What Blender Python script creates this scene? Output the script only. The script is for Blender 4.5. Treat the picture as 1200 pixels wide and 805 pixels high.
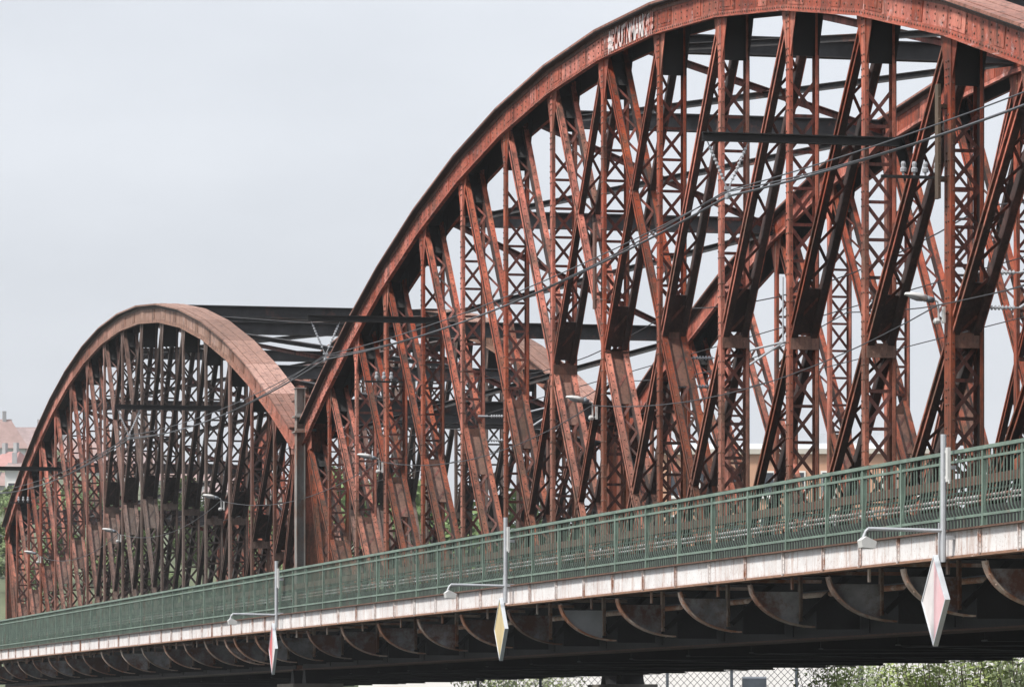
import bpy, math, random
from mathutils import Vector, Matrix
random.seed(7)
R = math.radians
sc = bpy.context.scene
for o in list(bpy.data.objects): bpy.data.objects.remove(o)

# ------------------------------------------------------------------ camera
EYE = 1.7                                   # camera height above the bank
FPX, W0, HORIZON = 5450.0, 1200.0, 845.0    # focal length, width, horizon row in photo pixels
CAMX, CAMY = 99.53, -25.17
TH = math.atan(1267.0/FPX)                  # angle between the view axis and the bridge
FV = Vector((-math.cos(TH), math.sin(TH), 0)); RV = Vector((math.sin(TH), math.cos(TH), 0))
cam_d = bpy.data.cameras.new('camera'); cam = bpy.data.objects.new('camera', cam_d)
sc.collection.objects.link(cam); sc.camera = cam
cam.location = (CAMX, CAMY, EYE)
cam.rotation_euler = (R(90), 0, math.atan2(-FV.x, FV.y))
cam_d.sensor_fit = 'HORIZONTAL'; cam_d.sensor_width = 36.0
cam_d.lens = 36.0*FPX/W0
cam_d.shift_y = (HORIZON-402.5)/W0
cam_d.clip_start = 0.5; cam_d.clip_end = 6000

# ------------------------------------------------------------------ sky, sun, exposure
SUN_EL, SUN_AZ = R(50), Vector((0.28, -0.96))         # horizontal direction towards the sun
w = bpy.data.worlds.new('World'); sc.world = w; w.use_nodes = True
nt = w.node_tree; nt.nodes.clear()
N = nt.nodes.new; L = nt.links.new
out = N('ShaderNodeOutputWorld'); bg = N('ShaderNodeBackground')
sky = N('ShaderNodeTexSky'); sky.sky_type = 'NISHITA'; sky.sun_disc = False
sky.sun_elevation = SUN_EL; sky.sun_rotation = math.atan2(SUN_AZ.x, SUN_AZ.y)
sky.air_density = 1.0; sky.dust_density = 3.0
tc = N('ShaderNodeTexCoord'); mp = N('ShaderNodeMapping'); mp.inputs['Scale'].default_value = (1.6, 1.6, 4.5)
cl = N('ShaderNodeTexNoise'); cl.inputs['Scale'].default_value = 4.2; cl.inputs['Detail'].default_value = 6
cr = N('ShaderNodeValToRGB')
cr.color_ramp.elements[0].position = .32; cr.color_ramp.elements[0].color = (4.75, 4.97, 5.36, 1)
cr.color_ramp.elements[1].position = .72; cr.color_ramp.elements[1].color = (5.70, 5.92, 6.30, 1)
mx = N('ShaderNodeMix'); mx.data_type = 'RGBA'; mx.inputs[0].default_value = 0.93
L(tc.outputs['Generated'], mp.inputs['Vector']); L(mp.outputs[0], cl.inputs['Vector'])
L(cl.outputs['Fac'], cr.inputs[0]); L(sky.outputs[0], mx.inputs[6]); L(cr.outputs[0], mx.inputs[7])
sz = N('ShaderNodeSeparateXYZ'); L(tc.outputs['Generated'], sz.inputs[0])
ov = N('ShaderNodeMapRange'); L(sz.outputs['Z'], ov.inputs[0])          # an overcast dome is brighter towards the zenith
for i_, v_ in enumerate((0, 1, 1.0, 2.5)): ov.inputs[i_+1].default_value = v_
vm = N('ShaderNodeVectorMath'); vm.operation = 'SCALE'; L(mx.outputs[2], vm.inputs[0]); L(ov.outputs[0], vm.inputs['Scale'])
L(vm.outputs[0], bg.inputs[0]); bg.inputs[1].default_value = 0.1; L(bg.outputs[0], out.inputs[0])
sd = bpy.data.lights.new('sun', 'SUN'); sd.energy = 4.4; sd.angle = R(9); sd.color = (1, .95, .88)
so = bpy.data.objects.new('sun', sd); sc.collection.objects.link(so)
h_ = SUN_AZ.normalized()*math.cos(SUN_EL)
so.rotation_euler = Vector((h_.x, h_.y, math.sin(SUN_EL))).to_track_quat('Z', 'Y').to_euler()
so.location = (60, -60, 80)
sc.view_settings.view_transform = 'Standard'; sc.view_settings.look = 'None'
sc.view_settings.exposure = 0.35; sc.view_settings.gamma = 1; sc.view_settings.use_curve_mapping = False
sc.render.engine = 'CYCLES'

# ------------------------------------------------------------------ helpers
class MB:
    def __init__(s): s.v = []; s.f = []; s.mi = {}; s.cur = 0
    def hexa(s, p):                       # 8 points: bottom ring 0-3, top ring 4-7
        b = len(s.v); s.v += [tuple(q) for q in p]
        for q in ((3,2,1,0),(4,5,6,7),(0,1,5,4),(1,2,6,5),(2,3,7,6),(3,0,4,7)):
            if s.cur: s.mi[len(s.f)] = s.cur
            s.f.append(tuple(b+i for i in q))
        return s
    def box(s, x0, x1, y0, y1, z0, z1):
        return s.hexa([(x0,y0,z0),(x1,y0,z0),(x1,y1,z0),(x0,y1,z0),(x0,y0,z1),(x1,y0,z1),(x1,y1,z1),(x0,y1,z1)])
    def obox(s, o, a, b, c, ra, rb, rc):  # oriented box: origin, three axes, three ranges
        o, a, b, c = Vector(o), Vector(a), Vector(b), Vector(c); P = []
        for k in rc:
            for (i, j) in ((0,0),(1,0),(1,1),(0,1)): P.append(o+a*ra[i]+b*rb[j]+c*k)
        return s.hexa(P)
    def bar(s, p, q, wd, th, n):          # flat bar from p to q, thin along n
        p, q, n = Vector(p), Vector(q), Vector(n).normalized(); u = (q-p); l = u.length; u = u/l
        v = u.cross(n).normalized(); n = v.cross(u)
        return s.obox(p, u, v, n, (0, l), (-wd/2, wd/2), (-th/2, th/2))
    def tube(s, pts, r, n=6, cap=True):
        pts = [Vector(p) for p in pts]; rr = r if isinstance(r, (list, tuple)) else [r]*len(pts); rings = []
        for i, p in enumerate(pts):
            t = (pts[min(i+1, len(pts)-1)]-pts[max(i-1, 0)]).normalized()
            a = t.orthogonal() if abs(t.z) > .95 else t.cross(Vector((0,0,1)))
            a.normalize(); b = t.cross(a); k = len(s.v); rings.append(k)
            for j in range(n):
                an = 2*math.pi*j/n; s.v.append(tuple(p+(a*math.cos(an)+b*math.sin(an))*rr[i]))
        for i in range(len(pts)-1):
            for j in range(n):
                s.f.append((rings[i]+j, rings[i]+(j+1)%n, rings[i+1]+(j+1)%n, rings[i+1]+j))
        if cap:
            s.f.append(tuple(rings[0]+j for j in reversed(range(n)))); s.f.append(tuple(rings[-1]+j for j in range(n)))
        return s
    def prism(s, poly, y0, y1, ax='y'):   # polygon (a,b) extruded along y (poly in x,z) or x (poly in y,z)
        n = len(poly); b = len(s.v)
        for yy in (y0, y1):
            for (a, c) in poly: s.v.append((a, yy, c) if ax == 'y' else (yy, a, c))
        s.f.append(tuple(b+i for i in range(n))); s.f.append(tuple(b+n+i for i in reversed(range(n))))
        for i in range(n): s.f.append((b+i, b+n+i, b+n+(i+1)%n, b+(i+1)%n))
        return s
    def rivet(s, p, n, r=.02, h=.014):
        p, n = Vector(p), Vector(n).normalized(); a = n.orthogonal().normalized(); c = n.cross(a); b = len(s.v)
        for j in range(6): an = math.pi*j/3; s.v.append(tuple(p+(a*math.cos(an)+c*math.sin(an))*r))
        for j in range(6): an = math.pi*j/3; s.v.append(tuple(p+(a*math.cos(an)+c*math.sin(an))*r*.55+n*h))
        for j in range(6): s.f.append((b+j, b+(j+1)%6, b+6+(j+1)%6, b+6+j))
        s.f.append(tuple(b+6+j for j in range(6)))
        return s
    def mesh(s, name, mat, smooth=False):
        m = bpy.data.meshes.new(name); m.from_pydata(s.v, [], s.f); m.update()
        import bmesh
        bm = bmesh.new(); bm.from_mesh(m); bmesh.ops.recalc_face_normals(bm, faces=bm.faces); bm.to_mesh(m); bm.free()
        if smooth:
            for p in m.polygons: p.use_smooth = True
        for q in (mat if isinstance(mat, (list, tuple)) else [mat]): m.materials.append(q)
        for i, k in s.mi.items(): m.polygons[i].material_index = k
        return m

def link(name, data, parent=None, loc=(0,0,0), rz=0):
    o = bpy.data.objects.new(name, data); sc.collection.objects.link(o)
    o.location = loc; o.rotation_euler = (0, 0, rz)
    if parent: o.parent = parent
    return o
def tag(o, label=None, cat=None, group=None, kind=None):
    if label: o['label'] = label
    if cat: o['category'] = cat
    if group: o['group'] = group
    if kind: o['kind'] = kind
    return o
def root(name, loc, label, cat, group=None, rz=0): return tag(link(name, None, None, loc, rz), label, cat, group)
def copy_tree(o, parent=None):
    c = o.copy(); sc.collection.objects.link(c); c.parent = parent
    for ch in [x for x in bpy.data.objects if x.parent == o]: copy_tree(ch, c)
    return c
def at_plane(x, y, Y):                      # photo pixel -> point on the vertical plane at Y (height above the eye)
    Lr = Y-CAMY; sp = FPX*Lr/math.cos(TH)**2/(x+667.0); X = CAMX-sp+Lr*math.tan(TH)
    dep = (CAMX-X)*math.cos(TH)+Lr*math.sin(TH)
    return X, (HORIZON-y)*dep/FPX
def far(x, D, h=0.0):                       # a place in the surroundings: bearing given as a column, depth in metres
    p = Vector((CAMX, CAMY, EYE))+FV*D+RV*((x-600.0)/FPX*D); return Vector((p.x, p.y, EYE+h))

# ------------------------------------------------------------------ materials
def mat(name):
    m = bpy.data.materials.new(name); m.use_nodes = True; t = m.node_tree
    return m, t, t.nodes['Principled BSDF']
def ramp(t, stops):
    n = t.nodes.new('ShaderNodeValToRGB'); e = n.color_ramp.elements
    while len(e) < len(stops): e.new(.5)
    for k, (p, c) in enumerate(stops): e[k].position = p; e[k].color = (*c, 1)
    return n
def noise(t, sca, det=6, rough=.6, scale3=(1,1,1), src='Position', dist=0):
    if src == 'Position': g = t.nodes.new('ShaderNodeNewGeometry').outputs['Position']
    else: g = t.nodes.new('ShaderNodeTexCoord').outputs['Object']
    mp = t.nodes.new('ShaderNodeMapping'); mp.inputs['Scale'].default_value = scale3
    n = t.nodes.new('ShaderNodeTexNoise'); n.inputs['Scale'].default_value = sca
    n.inputs['Detail'].default_value = det; n.inputs['Roughness'].default_value = rough; n.inputs['Distortion'].default_value = dist
    t.links.new(g, mp.inputs['Vector']); t.links.new(mp.outputs[0], n.inputs['Vector'])
    return n.outputs['Fac']
def mixc(t, fac, a, b, mode='MIX'):
    m = t.nodes.new('ShaderNodeMix'); m.data_type = 'RGBA'; m.blend_type = mode
    for sock, val in ((m.inputs[0], fac), (m.inputs[6], a), (m.inputs[7], b)):
        if hasattr(val, 'is_output') or isinstance(val, bpy.types.NodeSocket): t.links.new(val, sock)
        else: sock.default_value = val if isinstance(val, float) else (*val, 1)
    return m.outputs[2]
def mrange(t, v, a, b, c=0.0, d=1.0):
    m = t.nodes.new('ShaderNodeMapRange'); t.links.new(v, m.inputs[0])
    for i, x in enumerate((a, b, c, d)): m.inputs[i+1].default_value = x
    return m.outputs[0]
def math_(t, op, a, b):
    m = t.nodes.new('ShaderNodeMath'); m.operation = op
    for s, v in ((m.inputs[0], a), (m.inputs[1], b)):
        if isinstance(v, bpy.types.NodeSocket): t.links.new(v, s)
        else: s.default_value = v
    return m.outputs[0]
def bump(t, p, fac, st=.3, dist=.02):
    b = t.nodes.new('ShaderNodeBump'); b.inputs['Strength'].default_value = st; b.inputs['Distance'].default_value = dist
    t.links.new(fac, b.inputs['Height']); t.links.new(b.outputs[0], p.inputs['Normal'])

def rust_paint(name, reds, brown, pale, span2, brown_amt=(.45, .68), pale_amt=(.62, .78), rough=.78):
    """worn red-lead paint: blotches of paint, rust brown, chalky patches, vertical streaks; the farther span is greyer"""
    m, t, p = mat(name)
    a = noise(t, .9, 8, .65)
    c = ramp(t, [(.3, reds[0]), (.5, reds[1]), (.68, reds[2])]); t.links.new(a, c.inputs[0])
    col = c.outputs[0]
    b = noise(t, 1.4, 9, .7, (1, 1, .35), dist=.4)
    col = mixc(t, mrange(t, b, *brown_amt), col, brown)
    # the lower members have lost their topcoat
    g = t.nodes.new('ShaderNodeNewGeometry'); sx = t.nodes.new('ShaderNodeSeparateXYZ'); t.links.new(g.outputs['Position'], sx.inputs[0])
    zf = mrange(t, math_(t, 'ADD', sx.outputs['Z'], math_(t, 'MULTIPLY', a, 6.0)), 14.4, 7.6, 0, .82)
    col = mixc(t, zf, col, (brown[0]*1.15, brown[1]*1.15, brown[2]*1.05))
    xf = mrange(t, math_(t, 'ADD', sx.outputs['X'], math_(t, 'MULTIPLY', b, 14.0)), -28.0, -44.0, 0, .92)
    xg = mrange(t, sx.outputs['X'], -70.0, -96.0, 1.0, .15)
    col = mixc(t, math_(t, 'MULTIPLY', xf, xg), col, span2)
    s = noise(t, 5.0, 6, .6, (1, 1, .12))
    col = mixc(t, mrange(t, s, .49, .66, 0, .85), col, (brown[0]*.45, brown[1]*.42, brown[2]*.42))
    d = noise(t, 3.2, 7, .75)
    col = mixc(t, mrange(t, d, *pale_amt), col, pale)
    e = noise(t, 18.0, 4, .7, (1, 1, .5))                         # fine scale rust speckle
    col = mixc(t, mrange(t, e, .52, .70, 0, .75), col, (brown[0]*.30, brown[1]*.28, brown[2]*.28))
    col = mixc(t, mrange(t, e, .40, .28, 0, .5), col, (pale[0], pale[1]*.8, pale[2]*.75))
    oi = t.nodes.new('ShaderNodeObjectInfo')
    hs = t.nodes.new('ShaderNodeHueSaturation'); t.links.new(col, hs.inputs['Color'])
    t.links.new(mrange(t, oi.outputs['Random'], 0, 1, .6, 1.35), hs.inputs['Value'])
    t.links.new(mrange(t, oi.outputs['Random'], 0, 1, 1.1, .85), hs.inputs['Saturation'])
    t.links.new(hs.outputs[0], p.inputs['Base Color']); p.inputs['Roughness'].default_value = rough
    bump(t, p, noise(t, 14, 5, .7), .35, .02)
    return m
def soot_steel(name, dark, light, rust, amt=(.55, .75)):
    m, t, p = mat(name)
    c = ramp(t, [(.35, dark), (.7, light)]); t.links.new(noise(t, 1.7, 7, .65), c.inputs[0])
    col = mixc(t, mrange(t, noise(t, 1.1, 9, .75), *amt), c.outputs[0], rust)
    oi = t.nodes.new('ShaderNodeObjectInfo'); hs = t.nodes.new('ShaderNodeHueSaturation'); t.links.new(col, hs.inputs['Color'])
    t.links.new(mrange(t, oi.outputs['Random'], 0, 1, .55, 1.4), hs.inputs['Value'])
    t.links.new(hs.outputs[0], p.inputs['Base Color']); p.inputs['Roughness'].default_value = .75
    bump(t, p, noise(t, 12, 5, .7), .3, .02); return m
def plain(name, col, rough=.6, var=.25, metal=0.0, sca=3.0, dirt=None, damt=(.55, .8)):
    m, t, p = mat(name); lo = tuple(x*(1-var) for x in col); hi = tuple(min(1, x*(1+var)) for x in col)
    c = ramp(t, [(.3, lo), (.7, hi)]); t.links.new(noise(t, sca, 6, .65), c.inputs[0]); o = c.outputs[0]
    if dirt: o = mixc(t, mrange(t, noise(t, sca*.7, 9, .75, (1, 1, .4)), *damt), o, dirt)
    t.links.new(o, p.inputs['Base Color']); p.inputs['Roughness'].default_value = rough; p.inputs['Metallic'].default_value = metal
    return m

M = {}
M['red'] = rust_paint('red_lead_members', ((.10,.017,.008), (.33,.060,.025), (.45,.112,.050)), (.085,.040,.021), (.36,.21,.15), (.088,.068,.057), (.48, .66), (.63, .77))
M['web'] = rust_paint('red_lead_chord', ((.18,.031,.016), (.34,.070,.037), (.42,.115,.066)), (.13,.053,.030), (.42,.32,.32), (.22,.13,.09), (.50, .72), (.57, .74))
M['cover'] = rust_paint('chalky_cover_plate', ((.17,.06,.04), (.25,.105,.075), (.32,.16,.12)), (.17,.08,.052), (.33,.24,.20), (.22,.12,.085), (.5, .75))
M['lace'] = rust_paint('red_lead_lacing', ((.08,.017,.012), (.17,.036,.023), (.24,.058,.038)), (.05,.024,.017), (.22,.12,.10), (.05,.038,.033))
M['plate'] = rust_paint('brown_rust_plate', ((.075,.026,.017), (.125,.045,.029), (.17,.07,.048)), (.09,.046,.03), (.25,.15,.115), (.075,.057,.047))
M['dark'] = rust_paint('sooty_shaded_members', ((.022,.009,.007), (.045,.015,.011), (.10,.026,.017)), (.025,.014,.011), (.13,.08,.065), (.035,.028,.025), (.42, .62), (.68, .80))  # soot tone that also holds painted shade of undersides and recesses
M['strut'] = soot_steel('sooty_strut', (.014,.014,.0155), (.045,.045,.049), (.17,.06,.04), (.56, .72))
M['soot_shade'] = soot_steel('soot_shade_steel', (.005,.005,.0055), (.012,.0115,.012), (.09,.04,.026), (.67, .77))  # soot; its black also serves as painted shade in and under the upper chord
M['bracket'] = soot_steel('rusty_bracket', (.20,.14,.105), (.50,.42,.36), (.22,.09,.045), (.45, .58))
M['bweb'] = soot_steel('bracket_web', (.12,.12,.125), (.32,.32,.33), (.11,.05,.034), (.44, .58))
M['green'] = plain('green_railing_paint', (.115,.165,.132), .5, .32, 0, 2.5, (.14,.075,.05), (.58, .72))
M['galv'] = plain('galvanised_pole', (.42,.435,.46), .45, .12, .3, 4)
M['lampw'] = plain('lamp_white', (.50,.50,.49), .4, .08, 0, 6)
M['lampd'] = plain('lamp_grey', (.12,.14,.16), .4, .2)
M['insul'] = plain('insulator_porcelain', (.30,.31,.33), .25, .1)
M['cable'] = plain('cable', (.03,.03,.033), .5, .2)
M['cableg'] = plain('grey_cable', (.045,.047,.053), .5, .2)
M['stone'] = plain('pier_stone', (.16,.145,.125), .9, .35, 0, 1.2, (.05,.045,.04))
M['whitewall'] = plain('white_render', (.62,.61,.60), .85, .05, 0, .5)
M['mast'] = plain('grey_mast_paint', (.17,.165,.155), .6, .3, 0, 3, (.16,.085,.055), (.46,.62))
def fascia_mat():
    m, t, p = mat('white_fascia_paint')
    c = ramp(t, [(.3, (.46,.435,.43)), (.5, (.57,.56,.56)), (.7, (.64,.64,.645))]); t.links.new(noise(t, 1.6, 8, .7), c.inputs[0])
    col = mixc(t, mrange(t, noise(t, 2.6, 9, .8, (1, 1, .18)), .52, .70, 0, .85), c.outputs[0], (.34,.20,.14))
    col = mixc(t, mrange(t, noise(t, 9.0, 6, .8, (1, 1, .10)), .55, .66, 0, .8), col, (.25,.11,.065))
    col = mixc(t, mrange(t, noise(t, 20.0, 4, .7), .58, .68, 0, .7), col, (.22,.12,.08))
    g = t.nodes.new('ShaderNodeNewGeometry'); sx = t.nodes.new('ShaderNodeSeparateXYZ'); t.links.new(g.outputs['Position'], sx.inputs[0])
    zz = math_(t, 'ADD', sx.outputs['Z'], math_(t, 'MULTIPLY', noise(t, 6, 8, .8), -.25))
    col = mixc(t, mrange(t, zz, 4.18, 4.05, 0, .75), col, (.30,.13,.075))     # rust bleeding from the bottom flange
    t.links.new(col, p.inputs['Base Color']); p.inputs['Roughness'].default_value = .7
    bump(t, p, noise(t, 3, 5, .6), .25, .03); return m
M['fascia'] = fascia_mat()
M['stiff'] = plain('rust_streaked_stiffener', (.56,.53,.52), .75, .2, 0, 4, (.26,.11,.06), (.46, .58))
M['flange'] = plain('rusted_flange', (.20,.11,.07), .8, .35, 0, 4, (.55,.46,.42), (.6,.75))

# ------------------------------------------------------------------ bridge geometry (heights above the eye, X = 0 at midspan)
DP = 4.8                                      # panel length
KN = [-7.46, -6.70, -5.86, -5, -4, -3, -2, -1, 0, 1, 2, 3, 4, 5, 5.86, 6.70, 7.46]
XN = [k*DP for k in KN]; NN = len(KN)
ZC = [14.57-.1155*k*k for k in KN]            # underside of the upper chord at the nodes
ZB = 1.85                                     # working line of the lower chord
TW, WT = .62, 9.6                             # truss thickness, distance between the trusses
PERIOD = 15.265*DP
DEPTH = .62
# mitred offsets of the chord polygon
def offset_pts(d):
    P = []
    for i in range(NN):
        ns = []
        if i > 0: ns.append(Vector((-(ZC[i]-ZC[i-1]), XN[i]-XN[i-1])).normalized())
        if i < NN-1: ns.append(Vector((-(ZC[i+1]-ZC[i]), XN[i+1]-XN[i])).normalized())
        n = sum(ns, Vector((0, 0))).normalized(); k = d/n.dot(ns[0])
        P.append((XN[i]+n.x*k, ZC[i]+n.y*k))
    return P
OFF = {}
def off(d):
    if d not in OFF: OFF[d] = offset_pts(d)
    return OFF[d]
def chord_bit(mb, i, d0, d1, y0, y1, t0=0.0, t1=1.0):
    A, B = off(d0), off(d1)
    l = lambda P, t: (P[i][0]+(P[i+1][0]-P[i][0])*t, P[i][1]+(P[i+1][1]-P[i][1])*t)
    a, b, c, d = l(A, t0), l(A, t1), l(B, t1), l(B, t0)
    mb.hexa([(a[0],y0,a[1]),(b[0],y0,b[1]),(b[0],y1,b[1]),(a[0],y1,a[1]),(d[0],y0,d[1]),(c[0],y0,c[1]),(c[0],y1,c[1]),(d[0],y1,d[1])])

def channel(mb, P, Q, b, yw, inward, t=.018, fl=.10, out=False, webm=0, flm=0, lowm=None):
    """one leg of a member: web plate in the truss plane, flanges turned inwards"""
    P, Q = Vector((P[0], 0, P[1])), Vector((Q[0], 0, Q[1])); u = Q-P; l = u.length; u = u/l
    wv = Vector((-u.z, 0, u.x)); Y = Vector((0, 1, 0))
    y0, y1 = (yw, yw+t) if inward > 0 else (yw-t, yw)
    mb.cur = webm; mb.obox(P, u, wv, Y, (0, l), (-b/2, b/2), (y0, y1)); mb.cur = flm
    f0, f1 = (yw+t, yw+fl) if inward > 0 else (yw-fl, yw-t)
    if out: f0, f1 = (yw-fl, yw) if inward > 0 else (yw, yw+fl)
    for s in (-1, 1):
        c = s*b/2-(.008 if s > 0 else -.008)
        if lowm is not None: mb.cur = flm if s*wv.z > 0 else lowm  # downward plate is darker: underside shade put into its colour
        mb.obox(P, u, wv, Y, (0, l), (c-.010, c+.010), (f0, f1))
        if lowm is not None:                  # added strip keeps the front edge of the darkened plate in lit red
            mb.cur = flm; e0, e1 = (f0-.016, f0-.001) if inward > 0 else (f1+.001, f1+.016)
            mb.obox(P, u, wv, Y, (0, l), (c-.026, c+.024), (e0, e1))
    mb.cur = 0
def lacing(mb, P, Q, y0, y1, cell, cross, wd=.065, s0=.6, s1=.6, rungs=True):
    P, Q = Vector((P[0], 0, P[1])), Vector((Q[0], 0, Q[1])); u = Q-P; l = u.length; u = u/l; wv = Vector((-u.z, 0, u.x)); Y = Vector((0,1,0))
    n = max(1, round((l-s0-s1)/cell)); c = (l-s0-s1)/n
    for k in range(n):
        a, b = s0+k*c, s0+(k+1)*c
        if cross:
            mb.bar(P+u*a+Y*y0, P+u*b+Y*y1, wd, .012, wv)
            mb.bar(P+u*a+Y*y1+wv*.014, P+u*b+Y*y0+wv*.014, wd, .012, wv)
            if rungs: mb.bar(P+u*a+Y*y0+wv*.028, P+u*a+Y*y1+wv*.028, wd*.9, .012, wv)
        else:
            m = (a+b)/2
            mb.bar(P+u*a+Y*y0, P+u*m+Y*y1, wd, .012, wv); mb.bar(P+u*m+Y*y1+wv*.014, P+u*b+Y*y0+wv*.014, wd, .012, wv)

# upper chord: edge angles (the part), then per panel webs, cover plates and splice plates (sub-parts)
DIAG = [(0,1),(0,2)]+[(i, i+2) for i in range(1, 9)]; DIAG += [(NN-1-a, NN-1-b) for a, b in DIAG]
def make_truss():
    T = []                                    # list of (part name, mesh, [(sub name, mesh, kind)])
    mb = MB()
    for i in range(NN-1):
        for (a, b) in ((-.10, -.013), (TW+.013, TW+.10)): chord_bit(mb, i, 0, .02, a, b)
        for (a, b) in ((-.034, -.013), (TW+.013, TW+.034)):
            chord_bit(mb, i, .02, .12, a, b)
    subs = []
    for i in range(NN-1):
        m2 = MB(); 
        chord_bit(m2, i, 0, .595, -.012, .008, .003, .997)
        subs.append(('web_plate', m2.mesh('web_plate', M['web']), None))
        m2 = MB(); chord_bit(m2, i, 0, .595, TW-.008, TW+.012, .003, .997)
        subs.append(('inner_web_plate', m2.mesh('inner_web_plate', M['soot_shade']), None))  # shade inside the open chord put into the colour of this web
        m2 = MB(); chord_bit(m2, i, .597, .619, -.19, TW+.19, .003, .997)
        subs.append(('soffit_shade_plate', m2.mesh('soffit_shade_plate', M['soot_shade']), None))  # added thin black plate: shade under the cover overhang as colour
        for (a, b) in ((-.034, -.013), (TW+.013, TW+.034)):
            m2 = MB(); chord_bit(m2, i, .50, .596, a, b); subs.append(('edge_angle', m2.mesh('edge_angle', M['plate']), None))
        m3 = MB(); chord_bit(m3, i, .62, .655, -.20, TW+.20, .002, .998)
        k = 5; wd = (TW+.40)/k
        for q in range(k):
            hh = .018 if q in (0, k-1) else (.030 if q != 2 else .024)
            chord_bit(m3, i, .655, .655+hh, -.20+q*wd+.008, -.20+(q+1)*wd-.008, .004, .996)
        subs.append(('cover_plate', m3.mesh('cover_plate', M['cover']), None))
        for (t0, t1) in ((.03, .24), (.60, .72)):
            m4 = MB(); chord_bit(m4, i, .135, .495, -.027, -.0125, t0, t1)
            if t0 < .1: chord_bit(m4, i, .20, .44, -.038, -.0275, t0+.05, t1-.05)
            subs.append(('splice_plate', m4.mesh('splice_plate', M['web']), None))
    T.append(('upper_chord', mb.mesh('upper_chord', M['web']), subs))
    # verticals
    for i in range(1, NN-1):
        P, Q = (XN[i], ZB-.2), (XN[i], ZC[i]+.30); mb = MB()
        bw = .22 if abs(KN[i]) != 5 else .36
        channel(mb, P, Q, bw, .012, 1, .018, .075); channel(mb, P, Q, bw, TW-.012, -1, .018, .075, webm=1)  # rear leg web darkened, interior shade painted in
        ml = MB(); lacing(ml, P, Q, .035, TW-.035, .68, True, .068, .9, 1.6)
        subs = [('lacing', ml.mesh('lacing', M['lace']), None)]
        for (y0, y1) in ((.031, .044), (TW-.044, TW-.031)):
            g = MB(); z = ZC[i]+.3; sl = (ZC[min(i+1, NN-1)]-ZC[i-1])/(XN[min(i+1, NN-1)]-XN[i-1])
            g.prism([(XN[i]-.55, z-.55*sl), (XN[i]-.42, z-.45-.42*sl), (XN[i]-.13, z-1.15), (XN[i]+.13, z-1.15), (XN[i]+.42, z-.45+.42*sl), (XN[i]+.55, z+.55*sl)], y0, y1)
            subs.append(('gusset_plate', g.mesh('gusset_plate', M['red'] if y0 < .2 else M['soot_shade']), None))  # rear gusset is a shaded copy of the red front one
        g = MB(); g.box(XN[i]-.012, XN[i]+.012, .05, TW-.05, ZC[i]-.85, ZC[i]+.2)
        subs.append(('diaphragm_plate', g.mesh('diaphragm_plate', M['soot_shade']), None))
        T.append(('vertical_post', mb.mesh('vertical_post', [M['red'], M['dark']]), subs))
    for i, s in ((0, -1), (NN-1, 1)):         # end posts: boxed columns that rise past the chord end
        mb = MB(); x = XN[i]+s*.12
        mb.box(x-.24, x+.24, .012, .032, ZB-.3, 9.55); mb.box(x-.24, x+.24, TW-.032, TW-.012, ZB-.3, 9.55)
        for q in (-1, 1): mb.box(x+q*.2-.012, x+q*.2+.012, .034, TW-.034, ZB-.3, 9.5)
        c = MB(); c.box(x-.32, x+.32, -.06, TW+.06, 9.552, 9.60)
        g = MB(); g.prism([(x-s*.2, 8.0), (x-s*.95, 8.0-.36*.75+.3), (x-s*.95, 8.75), (x-s*.2, 9.1)], .046, .060)
        T.append(('end_post', mb.mesh('end_post', M['red']), [('cap_plate', c.mesh('cap_plate', M['plate']), None), ('gusset_plate', g.mesh('gusset_plate', M['red']), None)]))
    # diagonals
    D = DIAG
    for a, b in D:
        P, Q = Vector((XN[a], ZC[a]+.15)), Vector((XN[b], ZB-.1)); u = (Q-P).normalized(); l = (Q-P).length
        if a in (0, NN-1): P = P+u*.3
        mb = MB(); bw = .205 if a not in (7, 8, 9) else .15
        channel(mb, P, Q, bw, .165, 1, .018, .105, True, 1, 0, 1); channel(mb, P, Q, bw, TW-.165, -1, .018, .105, True, 1, 0, 1)  # recessed webs and lower flanges use the shade-darkened material
        ml = MB(); lacing(ml, P, Q, .185, TW-.185, .82, False, .06, 1.0, 1.2)
        subs = [('lacing', ml.mesh('lacing', M['lace']), None)]
        u3 = Vector((u.x, 0, u.y)); wv = Vector((-u3.z, 0, u3.x)); Y = Vector((0,1,0)); P3 = Vector((P.x, 0, P.y))
        if abs(a-b) == 2:
            c = (a+b)//2; tt = (XN[c]-P.x)/u.x
            rg = (tt+.25, tt+1.55) if u.x > 0 else (tt-1.15, tt-.12)
            g = MB(); g.obox(P3, u3, wv, Y, rg, (-.012, .012), (.185, TW-.185))
            subs.append(('batten_plate', g.mesh('batten_plate', M['plate'] if u.x > 0 else M['dark']), None))  # same plate darkened where it faces down: shade put into colour
            z = P.y+u.y*tt
            g = MB(); g.box(XN[c]-.14, XN[c]+.14, .186, TW-.186, z-.02, z+.02); g.box(XN[c]+.13, XN[c]+.155, .036, TW-.036, z-.24, z-.021)
            subs.append(('batten_plate', g.mesh('batten_plate', M['plate']), None))
        g = MB(); g.obox(P3, u3, wv, Y, (.25, .95), (-.01, .01), (.185, TW-.185))
        subs.append(('batten_plate', g.mesh('batten_plate', M['soot_shade']), None))
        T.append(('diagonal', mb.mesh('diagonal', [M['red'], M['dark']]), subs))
    # lower chord
    mb = MB(); X0, X1 = XN[0]-.3, XN[-1]+.3
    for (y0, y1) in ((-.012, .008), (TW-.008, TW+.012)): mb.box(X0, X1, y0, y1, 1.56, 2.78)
    fl = [('bottom_flange', MB().box(X0, X1, -.1, TW+.1, 1.53, 1.558).mesh('bottom_flange', M['plate']), None)]
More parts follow.
